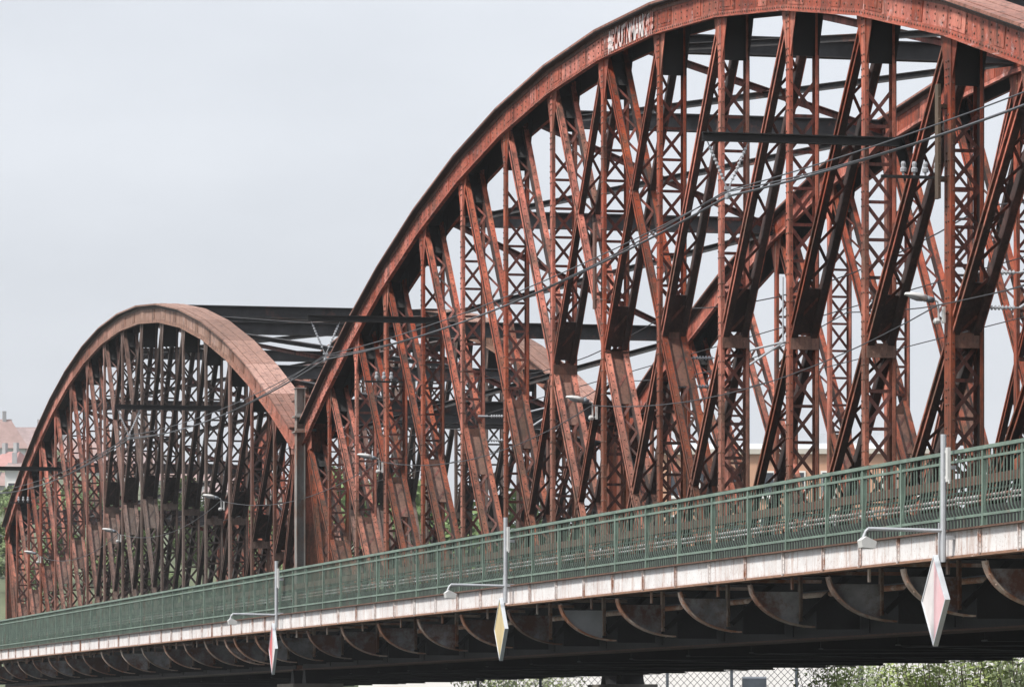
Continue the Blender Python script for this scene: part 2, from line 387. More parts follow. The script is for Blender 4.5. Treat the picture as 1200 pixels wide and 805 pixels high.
    for i in range(1, NN-1): fl.append(('splice_plate', MB().box(XN[i]-.5, XN[i]+.5, -.03, -.0125, 1.60, 2.15).mesh('splice_plate', M['soot_shade']), None))
    T.append(('lower_chord', mb.mesh('lower_chord', M['soot_shade']), fl))
    return T
TRUSS = make_truss()

def make_frame():
    """everything between the two trusses"""
    F = []; y0, y1 = TW+.05, WT-.05
    top = lambda i: off(.45)[i]
    def ibeam(mb, x, z, dep, wd, a=y0, b=y1, t=.03):
        mb.box(x-.012, x+.012, a, b, z-dep/2, z+dep/2)
        mb.box(x-wd/2, x+wd/2, a, b, z+dep/2+.001, z+dep/2+t); mb.box(x-wd/2, x+wd/2, a, b, z-dep/2-t, z-dep/2-.001)
    lev = [i for i in range(NN) if i in (2, 4, 6, 8, 10, 12, 14)]
    for i in lev:
        x, z = top(i); mb = MB(); ibeam(mb, x, z-.02, .36, .28)
        F.append(('cross_strut', mb.mesh('cross_strut', M['strut'])))
    for i, s in ((0, -1), (NN-1, 1)):          # end portals: two deep girders
        mb = MB(); ibeam(mb, XN[i]+s*.12, 9.2, .62, .42); F.append(('portal_girder', mb.mesh('portal_girder', M['strut'])))
        mb = MB(); ibeam(mb, XN[i]-s*2.2, off(.3)[i][1]+.75, .34, .26); F.append(('cross_strut', mb.mesh('cross_strut', M['strut'])))
    ch = [0]+lev+[NN-1]
    for a, b in zip(ch[:-1], ch[1:]):
        pa, pb = top(a), top(b)
        for s in (0, 1):
            A = Vector((pa[0], y0 if s == 0 else y1, pa[1]-.12+.1*s)); B = Vector((pb[0], y1 if s == 0 else y0, pb[1]-.12+.1*s))
            mb = MB(); n = Vector((-(B.z-A.z), 0, B.x-A.x))
            mb.bar(A, B, .16, .018, n); nn = (B-A).cross(n)
            mb.bar(A-n.normalized()*.08, B-n.normalized()*.08, .13, .016, nn)
            F.append(('lateral_brace', mb.mesh('lateral_brace', M['lace'] if s else M['strut'])))
    for i in range(NN):                        # floor beams
        mb = MB(); ibeam(mb, XN[i], 1.95, 1.1, .34); F.append(('floor_beam', mb.mesh('floor_beam', M['soot_shade'])))
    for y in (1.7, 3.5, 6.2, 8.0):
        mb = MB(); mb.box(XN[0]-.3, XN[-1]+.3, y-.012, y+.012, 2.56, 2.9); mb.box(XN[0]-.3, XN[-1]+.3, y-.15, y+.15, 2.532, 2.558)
        F.append(('stringer', mb.mesh('stringer', M['soot_shade'])))
    mb = MB(); mb.box(XN[0]-.4, XN[-1]+.4, TW+.12, WT-.12, 2.902, 2.95); F.append(('deck_plate', mb.mesh('deck_plate', M['soot_shade'])))
    for i in range(0, NN-1, 2):                # bottom laterals
        j = min(i+2, NN-1)
        for s in (0, 1):
            A = Vector((XN[i], .8 if s else WT-.8, 1.37-.02*s)); B = Vector((XN[j], WT-.8 if s else .8, 1.37-.02*s))
            mb = MB(); mb.bar(A, B, .2, .018, (0,0,1)); F.append(('bottom_lateral', mb.mesh('bottom_lateral', M['soot_shade'])))
    return F
FRAME = make_frame()

# rivet heads on the faces turned to the footway (nearer span, nearer truss)
def rivets_post(i):
    mb = MB(); z = ZB+1.2; top = ZC[i]
    while z < top-.1:
        for k in range(4):
            for dx in ((-.06, .06) if z > top-1.4 or k % 2 == 0 else (-.06,)): mb.rivet((XN[i]+dx, .012, z+k*.13), (0,-1,0), .026, .02)
        z += .78
    z = ZB+1.2
    while z < top-.3: mb.rivet((XN[i]+(.112 if abs(KN[i]) != 5 else .182), .055, z), (1,0,0), .018, .014); z += .26
    return mb.mesh('rivet_rows', M['plate'])
def rivets_diag(a, b):
    mb = MB(); P, Q = Vector((XN[a], ZC[a]+.15)), Vector((XN[b], ZB-.1)); u = (Q-P).normalized(); l = (Q-P).length; w_ = Vector((-u.y, u.x)); bw = .205 if a not in (7, 8, 9) else .15
    sg = 1 if w_.y > 0 else -1; d = 1.3
    while d < l-1.2:
        c = P+u*d+w_*sg*(bw/2+.002); mb.rivet((c.x, .10, c.y), (w_.x*sg, 0, w_.y*sg), .02, .014); mb.rivet((c.x, TW-.10, c.y), (w_.x*sg, 0, w_.y*sg), .02, .014); d += .24
    return mb.mesh('rivet_rows', M['plate'])
def rivets_chord():
    mb = MB()
    for i in range(NN-1):
        for (d, st) in ((.07, .16), (.57, .16), (.2, .42), (.32, .42), (.44, .42)):
            A = off(d); p, q = Vector(A[i]), Vector(A[i+1]); l = (q-p).length; n = int(l/st)
            for k in range(n):
                c = p+(q-p)*((k+.5)/n); y = -.034 if d in (.07, .57) else -.0125
                t = (k+.5)/n
                if y > -.03 and (.03 < t < .24 or .6 < t < .72): y = -.027
                mb.rivet((c.x, y, c.y), (0,-1,0), .025, .018)
    return mb.mesh('rivet_rows', M['plate'])

SPANS = []
for si, (X, lab) in enumerate(((0, 'large near arched truss span of rusty red riveted steel, filling the right of the picture'),
                               (-PERIOD, 'smaller far arched truss span of grey brown and red riveted steel on the left'))):
    S = root('bridge_span', (X, WT/2, EYE+1.35), lab, 'bridge span', 'arched truss spans of the railway bridge')
    SPANS.append(S); base = Vector((0, -WT/2, -1.35))
    di = 0
    for side, yo in (('near', 0), ('far', WT)):
        ri = 0
        for (nm, me, subs) in TRUSS:
            o = link(nm, me, S, base+Vector((0, yo, 0)))
            for (sn, sm, kd) in subs:
                c = link(sn, sm, o)
                if kd: c['kind'] = kd
            if si == 0 and side == 'near':
                if nm == 'upper_chord': tag(link('rivet_rows', rivets_chord(), o), kind='stuff')
                if nm == 'diagonal':
                    tag(link('rivet_rows', rivets_diag(*DIAG[di]), o), kind='stuff'); di += 1
                if nm == 'vertical_post':
                    ri += 1; tag(link('rivet_rows', rivets_post(ri), o), kind='stuff')
    for (nm, me) in FRAME: link(nm, me, S, base)

M['board'] = soot_steel('brown_cover_board', (.06,.04,.024), (.13,.088,.055), (.10,.05,.03), (.55,.7))
for (i, z0, z1, lab) in ((13, 8.9, 10.85, 'olive brown board fixed along the wide post'), (8, 9.1, 11.0, 'red brown plate fixed along the middle post')):
    mb = MB(); x = XN[i]; mb.box(x-.14, x+.04, -.17, -.12, z0, z1); mb.box(x-.16, x-.02, -.118, .01, z0+.3, z0+.36); mb.box(x-.16, x-.02, -.118, .01, z1-.4, z1-.34)
    for k in range(5): mb.rivet((x+.04, -.145, z0+.2+k*.38), (1,0,0), .02, .015)
    tag(link('cover_board', mb.mesh('cover_board', M['board'] if i == 13 else M['plate']), SPANS[0], (0, -WT/2, -1.35)), lab)

# spray-painted tag on the web of the near chord
cu = bpy.data.curves.new('graffiti', 'FONT'); cu.body = '#EOUTNMARK##'; cu.size = .62; cu.extrude = .001; cu.offset = .022
tmp = bpy.data.objects.new('graffiti_tmp', cu); sc.collection.objects.link(tmp)
bpy.context.view_layer.update()
gm = bpy.data.meshes.new_from_object(tmp.evaluated_get(bpy.context.evaluated_depsgraph_get())); bpy.data.objects.remove(tmp)
M['spray'] = plain('white_spray_paint', (.56,.53,.53), .8, .15, 0, 7, (.34,.09,.06), (.47,.58))
gm.materials.clear(); gm.materials.append(M['spray'])
xs = [v.co.x for v in gm.vertices]; x0, x1 = min(xs), max(xs)
A = off(.11); pa, pb = Vector(A[8]), Vector(A[9]); uu = (pb-pa).normalized(); vv = Vector((-uu.y, uu.x))
for v in gm.vertices:
    s = .72+(v.co.x-x0)/(x1-x0)*3.85; hgt = v.co.y*1.0*(1+.06*math.sin(s*9))
    p = pa+uu*s+vv*hgt; v.co = (p.x, -.040+v.co.z, p.y)
g = link('graffiti', gm, [o for o in bpy.data.objects if o.name.startswith('upper_chord') and o.parent == SPANS[0]][0])
tag(g, 'scrawled white spray painted letters on the chord web')

# ------------------------------------------------------------------ footway with fascia and brackets
YF = -2.18                                    # outer face of the fascia
ZT, ZBF = 2.97, 2.515
XS = [x for x in XN]+[x-PERIOD for x in XN]+[-XN[0]+1.63, -XN[0]+1.63+3.65, -XN[0]+1.63+7.7]
XS = sorted(XS)
STN = []                                       # post stations: nodes and panel middles
for a, b in zip(XS[:-1], XS[1:]):
    STN.append(a)
    if b-a > 2.2: STN.append((a+b)/2)
STN.append(XS[-1])
FX0, FX1 = XS[0]-.4, XS[-1]+.4
FW = root('footway', (-36, YF+1, EYE+ZBF), 'cantilevered footway with white riveted fascia girder and curved brackets along the trusses', 'footway')
def fw(nm, mb, m, par=None, kind=None):
    o = link(nm, mb.mesh(nm, M[m]), par or FW, (0,0,0) if par else (36, -YF-1, -ZBF))
    if kind: o['kind'] = kind
    return o
for a, b in zip(STN[:-1], STN[1:]):
    r = random.uniform(-.004, .004)
    fw('fascia_plate', MB().box(a+.004, b-.004, YF+r, YF+.016+r, ZBF+.02, ZT-.03), 'fascia')
for x in STN:
    mb = MB(); mb.box(x-.05, x+.05, YF-.018, YF-.006, ZBF+.022, ZT-.032); mb.box(x-.007, x+.007, YF-.05, YF-.0185, ZBF+.022, ZT-.032)
    for k in range(5): mb.rivet((x-.03, YF-.018, ZBF+.07+k*.08), (0,-1,0), .016, .012); mb.rivet((x+.03, YF-.018, ZBF+.07+k*.08), (0,-1,0), .016, .012)
    fw('stiffener', mb, 'stiff')
fw('bottom_flange', MB().box(FX0, FX1, YF-.10, YF+.12, ZBF, ZBF+.018), 'flange')
fw('bottom_angle', MB().box(FX0, FX1, YF-.018, YF-.0055, ZBF+.019, ZBF+.05), 'flange')
fw('top_flange', MB().box(FX0, FX1, YF-.09, YF+.12, ZT-.028, ZT), 'plate')
mb = MB()
mb.box(FX0, FX1, YF+.13, -.22, ZT-.06, ZT-.02); fw('deck_plate', mb, 'soot_shade')
for y in (-1.5, -.75): fw('stringer', MB().box(FX0, FX1, y-.06, y+.06, ZT-.24, ZT-.061), 'soot_shade')
# brackets: curved flange, web plate, knee brace; shared meshes
def arc(t): return (-.88-1.25*math.cos(t), 2.505-.82*math.sin(t))
mb = MB(); n = 14; pts = [arc(R(4)+R(84)*k/n) for k in range(n+1)]
for k in range(n):
    (a, z), (b, z2) = pts[k], pts[k+1]; d = Vector((b-a, z2-z)).normalized(); nn = Vector((d.y, -d.x))*.028
    mb.hexa([(-.12,a,z),(.12,a,z),(.12,b,z2),(-.12,b,z2),(-.12,a-nn.x,z-nn.y),(.12,a-nn.x,z-nn.y),(.12,b-nn.x,z2-nn.y),(-.12,b-nn.x,z2-nn.y)])
    if k % 2 == 0: mb.rivet((.07, (a+b)/2+nn.x*.02, (z+z2)/2+nn.y*.02), (0, nn.x, nn.y), .02, .018)
br_flange = mb.mesh('curved_flange', M['bracket'])
web = [p for p in pts if p[0] < -1.22]; poly = [(a+.03, z+.03) for a, z in web]+[(-1.20, arc(math.acos((1.20-.88)/1.25))[1]+.04), (-1.20, 2.33), (web[0][0]+.10, 2.33)]
br_web = MB().prism(poly, -.009, .009, 'x').mesh('bracket_web', M['bweb'])
br_pale = MB().prism(poly, -.009, .009, 'x').mesh('bracket_web', M['galv'])
mb = MB(); mb.box(-.06, .06, -1.20, -1.185, 1.80, 2.62); mb.box(-.06, -.045, -1.184, -1.11, 1.80, 2.62)
br_ang = mb.mesh('bracket_angle', M['bracket'])
mb = MB(); mb.bar((0, -1.1, 1.85), (0, -.15, 2.75), .09, .09, (1,0,0)); br_knee = mb.mesh('knee_brace', M['soot_shade'])
mb = MB(); mb.box(-.1, .1, YF+.13, -.05, 2.60, 2.70); br_top = mb.mesh('bracket_beam', M['soot_shade'])
mb = MB()
mb.box(-.009, .009, -.87, -.05, 1.66, 2.2); br_in = mb.mesh('inner_web', M['soot_shade'])
for x in XS:
    o = link('bracket', br_flange, FW, (x+36, -YF-1, -ZBF))
    for nm, me in (('bracket_web', br_pale if abs(x-at_plane(655, 700, YF)[0]) < 1.5 else br_web), ('bracket_angle', br_ang), ('knee_brace', br_knee), ('bracket_beam', br_top), ('inner_web', br_in)): link(nm, me, o)
for a, b in zip(XS[:-1], XS[1:]):
    if b-a > 2.2:
        m_ = (a+b)/2; mb = MB(); mb.box(m_-.05, m_+.05, YF+.13, YF+.16, 2.30, 2.62); mb.box(m_-.05, m_+.05, YF+.161, -.05, 2.56, 2.62); fw('hanger_angle', mb, 'bracket')
for (y, z, r, m) in ((-.62, 2.30, .05, 'bracket'), (-.45, 2.36, .03, 'lampd')):
    fw('conduit', MB().tube([(FX0, y, z), (FX1, y, z)], r, 8), m)
# a kicking plate added as dark backdrop to the balusters, then cable duct and pipes along the truss side of the footway
for (nm, y0, y1, z0, z1, m) in (('added_backdrop_plate', -.24, -.21, 3.0, 3.56, 'soot_shade'), ('cable_duct', -.34, -.16, 3.90, 4.05, 'plate')):
    fw(nm, MB().box(FX0, FX1, y0, y1, z0, z1), m)
for z, r, m in ((3.64, .022, 'bweb'), (3.72, .028, 'bweb'), (3.82, .018, 'green')):
    fw('pipe', MB().tube([(FX0, -.22, z), (FX1, -.22, z)], r, 8), m)

# ------------------------------------------------------------------ railing
RL = root('railing', (-36, YF+.05, EYE+ZT), 'long green painted iron railing with bellied balusters along the footway edge', 'railing')
YR = YF+.05; RH = 1.20
def rl(nm, me, loc): return link(nm, me, RL, (loc[0]+36, loc[1]-YR, loc[2]))
mb = MB(); mb.box(-.032, .032, -.03, .03, 0, RH-.03); mb.box(-.055, .055, -.045, .045, 0, .02); post_me = mb.mesh('railing_post', M['green'])
for x in STN: rl('railing_post', post_me, (x, YR, 0.002))
for nm, z, a, b in (('top_rail', RH, .045, .028), ('upper_rail', RH-.15, .024, .02), ('lower_rail', .18, .024, .02)):
    mb = MB(); step = 0
    for p, q in zip(STN[:-1], STN[1:]): mb.box(p+.001, q-.001, -a, a, z-b, z+b)
    o = link(nm, mb.mesh(nm, M['green']), RL, (36, 0, 0))
prof = [(0, .02), (0, .20), (-.028, .26), (-.042, .34), (-.03, .44), (-.008, .56), (0, .68), (0, RH-.031)]
def baluster(mb, x):
    r = .0085
    for (y, z), (y2, z2) in zip(prof[:-1], prof[1:]):
        mb.hexa([(x-r,y-r,z),(x+r,y-r,z),(x+r,y+r,z),(x-r,y+r,z),(x-r,y2-r,z2),(x+r,y2-r,z2),(x+r,y2+r,z2),(x-r,y2+r,z2)])
mb = MB(); baluster(mb, 0); bal_me = mb.mesh('baluster', M['green'])
BX = []
for p, q in zip(STN[:-1], STN[1:]):
    n = max(1, round((q-p)/.155))
    BX += [p+(q-p)*k/n for k in range(1, n)]
BX.sort(key=lambda x: abs(x-18)); vis = [x for x in BX if x < 34.5]; vis.sort(reverse=True)
near, rest = vis[:300], vis[300:]+[x for x in BX if x >= 34.5]
for x in near:
    o = rl('baluster', bal_me, (x, YR, 0)); o.rotation_euler = (R(random.uniform(-.6, .6)), R(random.uniform(-1.0, 1.0)), 0)
mb = MB()
for x in rest: baluster(mb, x)
tag(link('baluster_rows', mb.mesh('baluster_rows', M['green']), RL, (36, 0, 0)), kind='stuff')

# ------------------------------------------------------------------ piers
def pier(X, lab):
    P = root('bridge_pier', (X, WT/2, -3), lab, 'pier', 'stone piers under the span ends'); z = lambda h: h+EYE+3
    body = MB(); poly = [(-2.0, -6.2), (0, -7.4), (2.0, -6.2), (2.0, 7.5), (0, 10.5), (-2.0, 7.5)]
    n = 6
    for a, b, s in ((0, z(-.1), 1.0), (z(-.1)+.002, z(.3), 1.08)):
        k = len(body.v)
        for zz in (a, b):
            for (x, y) in poly: body.v.append((x*s, y*s, zz))
        body.f.append(tuple(k+i for i in reversed(range(n)))); body.f.append(tuple(k+n+i for i in range(n)))
        for i in range(n): body.f.append((k+i, k+(i+1)%n, k+n+(i+1)%n, k+n+i))
    link('pier_body', body.mesh('pier_body', M['stone']), P)
    for y in (TW/2-WT/2, TW/2+WT/2):
        link('bearing_block', MB().box(-1.35, 1.35, y-.75, y+.75, z(.305), z(1.12)).mesh('bearing_block', M['stone']), P)
        for s in (-1, 1):
            mb = MB(); x = s*.95; mb.prism([(x-.35, z(1.122)), (x+.35, z(1.122)), (x+.12, z(1.525)), (x-.12, z(1.525))], y-.35, y+.35)
            link('bearing', mb.mesh('bearing', M['soot_shade']), P)
pier(-PERIOD/2, 'stone pier with bearing blocks between the two arched spans')
pier(-PERIOD*1.5, 'stone pier under the far left end of the smaller span')
pier(PERIOD/2, 'stone pier under the right end of the large span')

# ------------------------------------------------------------------ grey mast between the spans
X, h = at_plane(351.5, 455, -.15)
ms = root('steel_mast', (X, -.15, EYE+ZT-.02), 'grey steel mast standing between the ends of the two spans', 'mast')
mb = MB(); H = h-ZT; mb.box(-.17, .17, -.13, -.11, 0, H); mb.box(-.17, .17, .11, .13, 0, H); mb.box(-.01, .01, -.109, .109, 0, H); link('column', mb.mesh('column', M['mast']), ms)
for z in (H-.85, H-1.3):
    mb = MB(); mb.box(-.26, .26, -.2, .2, z, z+.05); mb.box(.18, .22, -.15, .45, z+.051, z+.12); link('clamp_collar', mb.mesh('clamp_collar', M['mast']), ms)
mb = MB(); mb.box(-.2, .2, -.16, .16, H, H+.03); link('cap_plate', mb.mesh('cap_plate', M['mast']), ms)

# ------------------------------------------------------------------ street lamps on the posts
def lathe(mb, o, axis, prof, n=10):
    o, a = Vector(o), Vector(axis).normalized(); e = a.orthogonal().normalized(); f = a.cross(e)
    k0 = len(mb.v)
    for (d, r) in prof:
        for j in range(n):
            an = 2*math.pi*j/n; mb.v.append(tuple(o+a*d+(e*math.cos(an)+f*math.sin(an))*r))
    for i in range(len(prof)-1):
        for j in range(n): mb.f.append((k0+i*n+j, k0+i*n+(j+1)%n, k0+(i+1)*n+(j+1)%n, k0+(i+1)*n+j))
    mb.f.append(tuple(k0+j for j in range(n))); mb.f.append(tuple(k0+(len(prof)-1)*n+j for j in range(n)))
    return mb
def make_lamp(loc, lab):
    o = root('street_lamp', loc, lab, 'street lamp', 'street lamps fixed to the truss posts')
    mb = MB(); mb.box(-.06, .06, -.06, 0, -.25, .2); mb.tube([(0,-.06,-.18), (0,-.16,-.14), (0,-.17,.25)], .028, 8); link('wall_bracket', mb.mesh('wall_bracket', M['lampw']), o)
    mb = MB(); lathe(mb, (0,-.12,-.2), (0,-1,0), [(0,.05),(.05,.09),(.14,.09),(.18,.05)], 8); link('junction_box', mb.mesh('junction_box', M['lampw']), o)
    mb = MB(); mb.tube([(0,-.17,.25), (0,-.19,.34), (0,-.34,.38)], .026, 8); link('arm', mb.mesh('arm', M['lampw']), o)
    d = Vector((0, -1, .20)).normalized(); u = Vector((0, .20, 1)).normalized(); x = Vector((1,0,0))
    def loft(secs, m, nm):
        mb = MB(); n = 12
        for (t, wd, up, dn) in secs:
            for j in range(n):
                an = 2*math.pi*j/n; c, s = math.cos(an), math.sin(an); mb.v.append(tuple(Vector((0,-.30,.37))+d*t+x*c*wd+u*(s*(up if s > 0 else dn))))
        for i in range(len(secs)-1):
            for j in range(n): mb.f.append((i*n+j, i*n+(j+1)%n, (i+1)*n+(j+1)%n, (i+1)*n+j))
        mb.f.append(tuple(range(n))); k = (len(secs)-1)*n; mb.f.append(tuple(k+j for j in range(n)))
        return link(nm, mb.mesh(nm, M[m], True), o)
    o.scale = (.75, .66, .62)
    loft([(0, .09, .08, .08), (.22, .10, .10, .09)], 'lampd', 'gear_housing')
    loft([(.221, .11, .11, .10), (.40, .16, .12, .05), (.62, .15, .10, .04), (.78, .08, .05, .03), (.80, .03, .02, .01)], 'lampw', 'lamp_hood')
    loft([(.30, .10, .0, .10), (.45, .13, .0, .12), (.62, .11, .0, .09), (.70, .04, .0, .03)], 'insul', 'lamp_bowl')
    return o
LAMPS = [(1107, 368, 'white street lamp on the wide post at the right edge of the near span'),
         (700, 483, 'white street lamp near the middle of the large near span'),
         (449, 547, 'white street lamp near the left end of the large near span'),
         (263, 592, 'white street lamp near the right end of the far span'),
         (142, 630, 'white street lamp near the middle of the far span'),
         (48, 655, 'white street lamp low near the left end of the far span')]
LPOS = []
for (x, y, lab) in LAMPS:
    X, h = at_plane(x, y, -.04); LPOS.append((X, h)); make_lamp((X, -.04, EYE+h), lab)
def sag(A, B, s, n=16):
    A, B = Vector(A), Vector(B); return [A.lerp(B, k/n)-Vector((0,0,4*s*(k/n)*(1-k/n))) for k in range(n+1)]
pts = []
LP = [(36.5, LPOS[0][1]+.2)]+[(x, h+.15) for x, h in LPOS]
for a, b in zip(LP[:-1], LP[1:]):
    pts += sag((a[0], -.16, EYE+a[1]), (b[0], -.16, EYE+b[1]), .55 if abs(a[0]-b[0]) > 15 else .1)
tag(link('lamp_cable', MB().tube(pts, .012, 5).mesh('lamp_cable', M['cable'])), 'thin black cable sagging from street lamp to street lamp', 'cable')

# ------------------------------------------------------------------ overhead feeder: booms with V insulators and cables
def insulator(mb, A, B, n=9, r=.05):
    A, B = Vector(A), Vector(B); a = (B-A); l = a.length; pr = []
    for k in range(n):
        t = l*(.12+.76*k/n); dt = l*.76/n; pr += [(t, .018), (t+dt*.35, r), (t+dt*.55, r), (t+dt*.6, .018)]
    lathe(mb, A, a, [(0, .012), (l*.12, .012)]+pr+[(l*.88, .012), (l, .012)], 7)
FEED = []
for (X, lab) in ((4*DP+.2, 'dark steel boom with V insulator reaching out across the right half of the large span'),
                 (-4*DP+.2, 'dark steel boom with V insulator in front of the left end of the large span'),
                 (4*DP-PERIOD+.2, 'dark steel boom with V insulator in front of the middle of the far span'),
                 (-4*DP-PERIOD+.2, 'dark steel boom at the left picture edge in front of the far span')):
    h = 10.36; yv = -2.58
    o = root('feeder_boom', (X, 0, EYE+h), lab, 'boom', 'feeder booms reaching out from the trusses')
    mb = MB(); mb.box(-.06, .06, -3.05, .62, .0, .02); mb.box(-.06, .06, -3.05, .62, .14, .16); mb.box(-.01, .01, -3.05, .62, .021, .139); link('beam', mb.mesh('beam', M['soot_shade']), o)
    for s_ in (-1, 1):
        mb = MB(); insulator(mb, (0, yv+s_*.38, -.001), (0, yv+s_*.03, -.80), 9, .034); link('insulator', mb.mesh('insulator', M['insul']), o)
    mb = MB(); mb.box(-.02, .02, yv-.06, yv+.06, -.86, -.80); mb.box(-.09, .09, yv-.03, yv+.03, -1.02, -.93); mb.box(-.012, .012, yv-.012, yv+.012, -.93, -.861); link('cable_clamp', mb.mesh('cable_clamp', M['insul']), o)
    FEED.append((X, h-.98))
FD = [(PERIOD-4*DP+.2, 9.38)]+FEED+[(-PERIOD-DP*12, 9.38)]
for dy, dz, r, ex, lab in ((0, 0, .021, 0, 'lowest grey feeder cable hanging in front of the truss posts'), (-.10, .06, .012, .10, 'thin outer feeder cable just above the lowest one'), (.10, .13, .012, -.1, 'topmost thin feeder cable of the three in front of the posts')):
    pts = []
    for k, (a, b) in enumerate(zip(FD[:-1], FD[1:])): pts += sag((a[0], -2.58+dy, EYE+a[1]+dz), (b[0], -2.58+dy, EYE+b[1]+dz), .42+ex)
    tag(link('feeder_cable', MB().tube(pts, r, 6).mesh('feeder_cable', M['cableg'])), lab, 'cable', 'feeder cables')
# contact and messenger wires over the two tracks, with registration arms
for y, z, r, lab in ((2.75, 8.35, .012, 'contact wire over the nearer track inside the bridge'), (6.9, 8.35, .012, 'contact wire over the farther track inside the bridge'),
                     (2.75, 9.5, .014, 'messenger wire over the nearer track inside the bridge'), (6.9, 9.5, .014, 'messenger wire over the farther track inside the bridge')):
    pts = []
    for k in range(8): pts += sag((40-k*22, y, EYE+z), (18-k*22, y, EYE+z), .0 if z < 9 else .5, 8)
    tag(link('overhead_wire', MB().tube(pts, r, 5).mesh('overhead_wire', M['cable'])), lab, 'wire', 'overhead wires')
for i, where in ((13, 'behind the wide post near the right edge'), (9, 'just right of the large span middle'), (5, 'in the left part of the large span')):
    X = XN[i]
    o = root('registration_arm', (X, TW, EYE+7.6), 'grey overhead line arm with ribbed insulators '+where, 'bracket arm', 'overhead line arms')
    for z in (-.55, .05):
        mb = MB(); mb.tube([(.1, -.2, z), (.1, .05, z)], .03, 7); insulator(mb, (.1, .05, z), (.1, .65, z+.01), 7, .045); link('insulator', mb.mesh('insulator', M['insul']), o)
    mb = MB(); mb.tube([(.1, .65, .06), (.1, 2.6, .55)], .025, 7); mb.tube([(.1, .65, -.54), (.1, 2.1, .42)], .025, 7); mb.tube([(.1, 2.1, .42), (.1, 2.1, 1.8)], .02, 6); link('arm_tube', mb.mesh('arm_tube', M['galv']), o)
for (x, y, k, lab) in ((450, 441, 3, 'row of small pin insulators on the left end of the large span'), (1078, 198, 4, 'row of small pin insulators beside the wide post at right'), (30, 585, 4, 'row of small pin insulators near the left end of the far span')):
    X, h = at_plane(x, y, -.1)
    o = root('pin_insulators', (X, -.1, EYE+h-.12), lab, 'insulator', 'pin insulator rows')
    link('cross_arm', MB().box(-.03, .03, -.35*k/2, .35*k/2, -.05, .0).mesh('cross_arm', M['soot_shade']), o)
    for q in range(k):
        mb = MB(); lathe(mb, (0, (q-(k-1)/2)*.2, .001), (0,0,1), [(0,.02),(.05,.02),(.06,.055),(.12,.06),(.14,.035),(.2,.045),(.24,.03)], 8); link('insulator', mb.mesh('insulator', M['insul']), o)

# ------------------------------------------------------------------ navigation boards under the fascia and their lamp posts
def board_mat(name, col, dirt, amt): return plain(name, col, .6, .1, 0, 2.5, dirt, amt)
M['b_pink'] = board_mat('faded_pink', (.56,.36,.38), (.48,.46,.48), (.5,.7)); M['b_white'] = board_mat('faded_white', (.54,.51,.51), (.30,.28,.28), (.6,.8))
M['b_red'] = board_mat('board_red', (.48,.10,.11), (.52,.24,.24), (.55,.8)); M['b_yel'] = board_mat('board_yellow', (.48,.38,.20), (.42,.36,.26), (.5,.7))
M['b_edge'] = plain('board_edge', (.6,.63,.66), .4, .1, .4)
BD = [(1096, 650, 757, ('b_white', 'b_pink'), 'faded white and pink diamond board hanging below the fascia at right', 'slim grey lamp post with outstretched arm above the faded pink board'),
      (587, 700, 774, ('b_yel', 'b_yel'), 'yellow diamond board hanging below the fascia in the middle', 'slim grey lamp post with outstretched arm above the yellow board'),
      (320, 730, 790, ('b_red', 'b_white'), 'red and white diamond board hanging below the fascia at left', 'slim grey lamp post with outstretched arm above the red and white board')]
YS = YF-.22
for (x, yt, yb, cols, lab, lab2) in BD:
    X, ht = at_plane(x, yt, YS); _, hb = at_plane(x, yb, YS); c = (ht+hb)/2; s = (ht-hb)/2
    o = root('navigation_board', (X, YS, EYE+hb), lab, 'sign', 'diamond boards below the fascia', R(-3))
    for cm, q in zip(cols, (-1, 1)):
        mb = MB(); poly = [(0, .04), (q*(s-.04), s), (0, 2*s-.04)]; mb.prism(poly, -.022, .0); link('board_half', mb.mesh('board_half', M[cm]), o)
    mb = MB()
    ring = [(0, 0), (s, s), (0, 2*s), (-s, s)]; inn = [(0, .035), (s-.035, s), (0, 2*s-.035), (-s+.035, s)]
    for k in range(4):
        a, b, a2, b2 = ring[k], ring[(k+1)%4], inn[k], inn[(k+1)%4]; mb.prism([a, b, b2, a2], -.035, .045)
    link('board_frame', mb.mesh('board_frame', M['b_edge']), o)
    mb = MB(); mb.box(-.02, .02, .05, .09, s, 2*s+.5); mb.box(-.25, .25, .046, .085, s-.03, s+.03); link('hanger', mb.mesh('hanger', M['galv']), o)
    # post
    Xp = X+.28; h0 = ht-.12; h1 = ZT+RH+.27
    p = root('lamp_post', (Xp, YF-.18, EYE+h0), lab2, 'lamp post', 'lamp posts above the diamond boards')
    mb = MB(); mb.tube([(0,0,0), (0,0,h1-h0)], .045, 10); link('pole', mb.mesh('pole', M['galv']), p)
    za = ZT-.02-h0
    mb = MB(); mb.tube([(0,-.02,za), (0,-1.22,za+.02)], .030, 8); mb.tube([(0,-1.22,za+.02),(0,-1.26,za-.02),(0,-1.30,za-.12)], .022, 6); link('arm', mb.mesh('arm', M['galv']), p)
    mb = MB(); mb.prism([(-1.36, za-.16), (-1.28, za-.10), (-1.11, za-.18), (-1.14, za-.29), (-1.34, za-.27)], -.11, .11, 'x'); link('lamp_head', mb.mesh('lamp_head', M['lampw']), p)
    mb = MB(); mb.box(.10, .20, .0, .05, za+.75, za+1.28); mb.box(.04, .10, .01, .04, za+.8, za+.84); mb.box(.04, .10, .01, .04, za+1.2, za+1.24); mb.box(.20, .24, .01, .03, za+.72, za+.78); link('cable_box', mb.mesh('cable_box', M['lampw']), p)
    for zz in (.35, za+.95): link('clamp', MB().box(-.06, .06, .03, .19, zz, zz+.06).mesh('clamp', M['galv']), p)

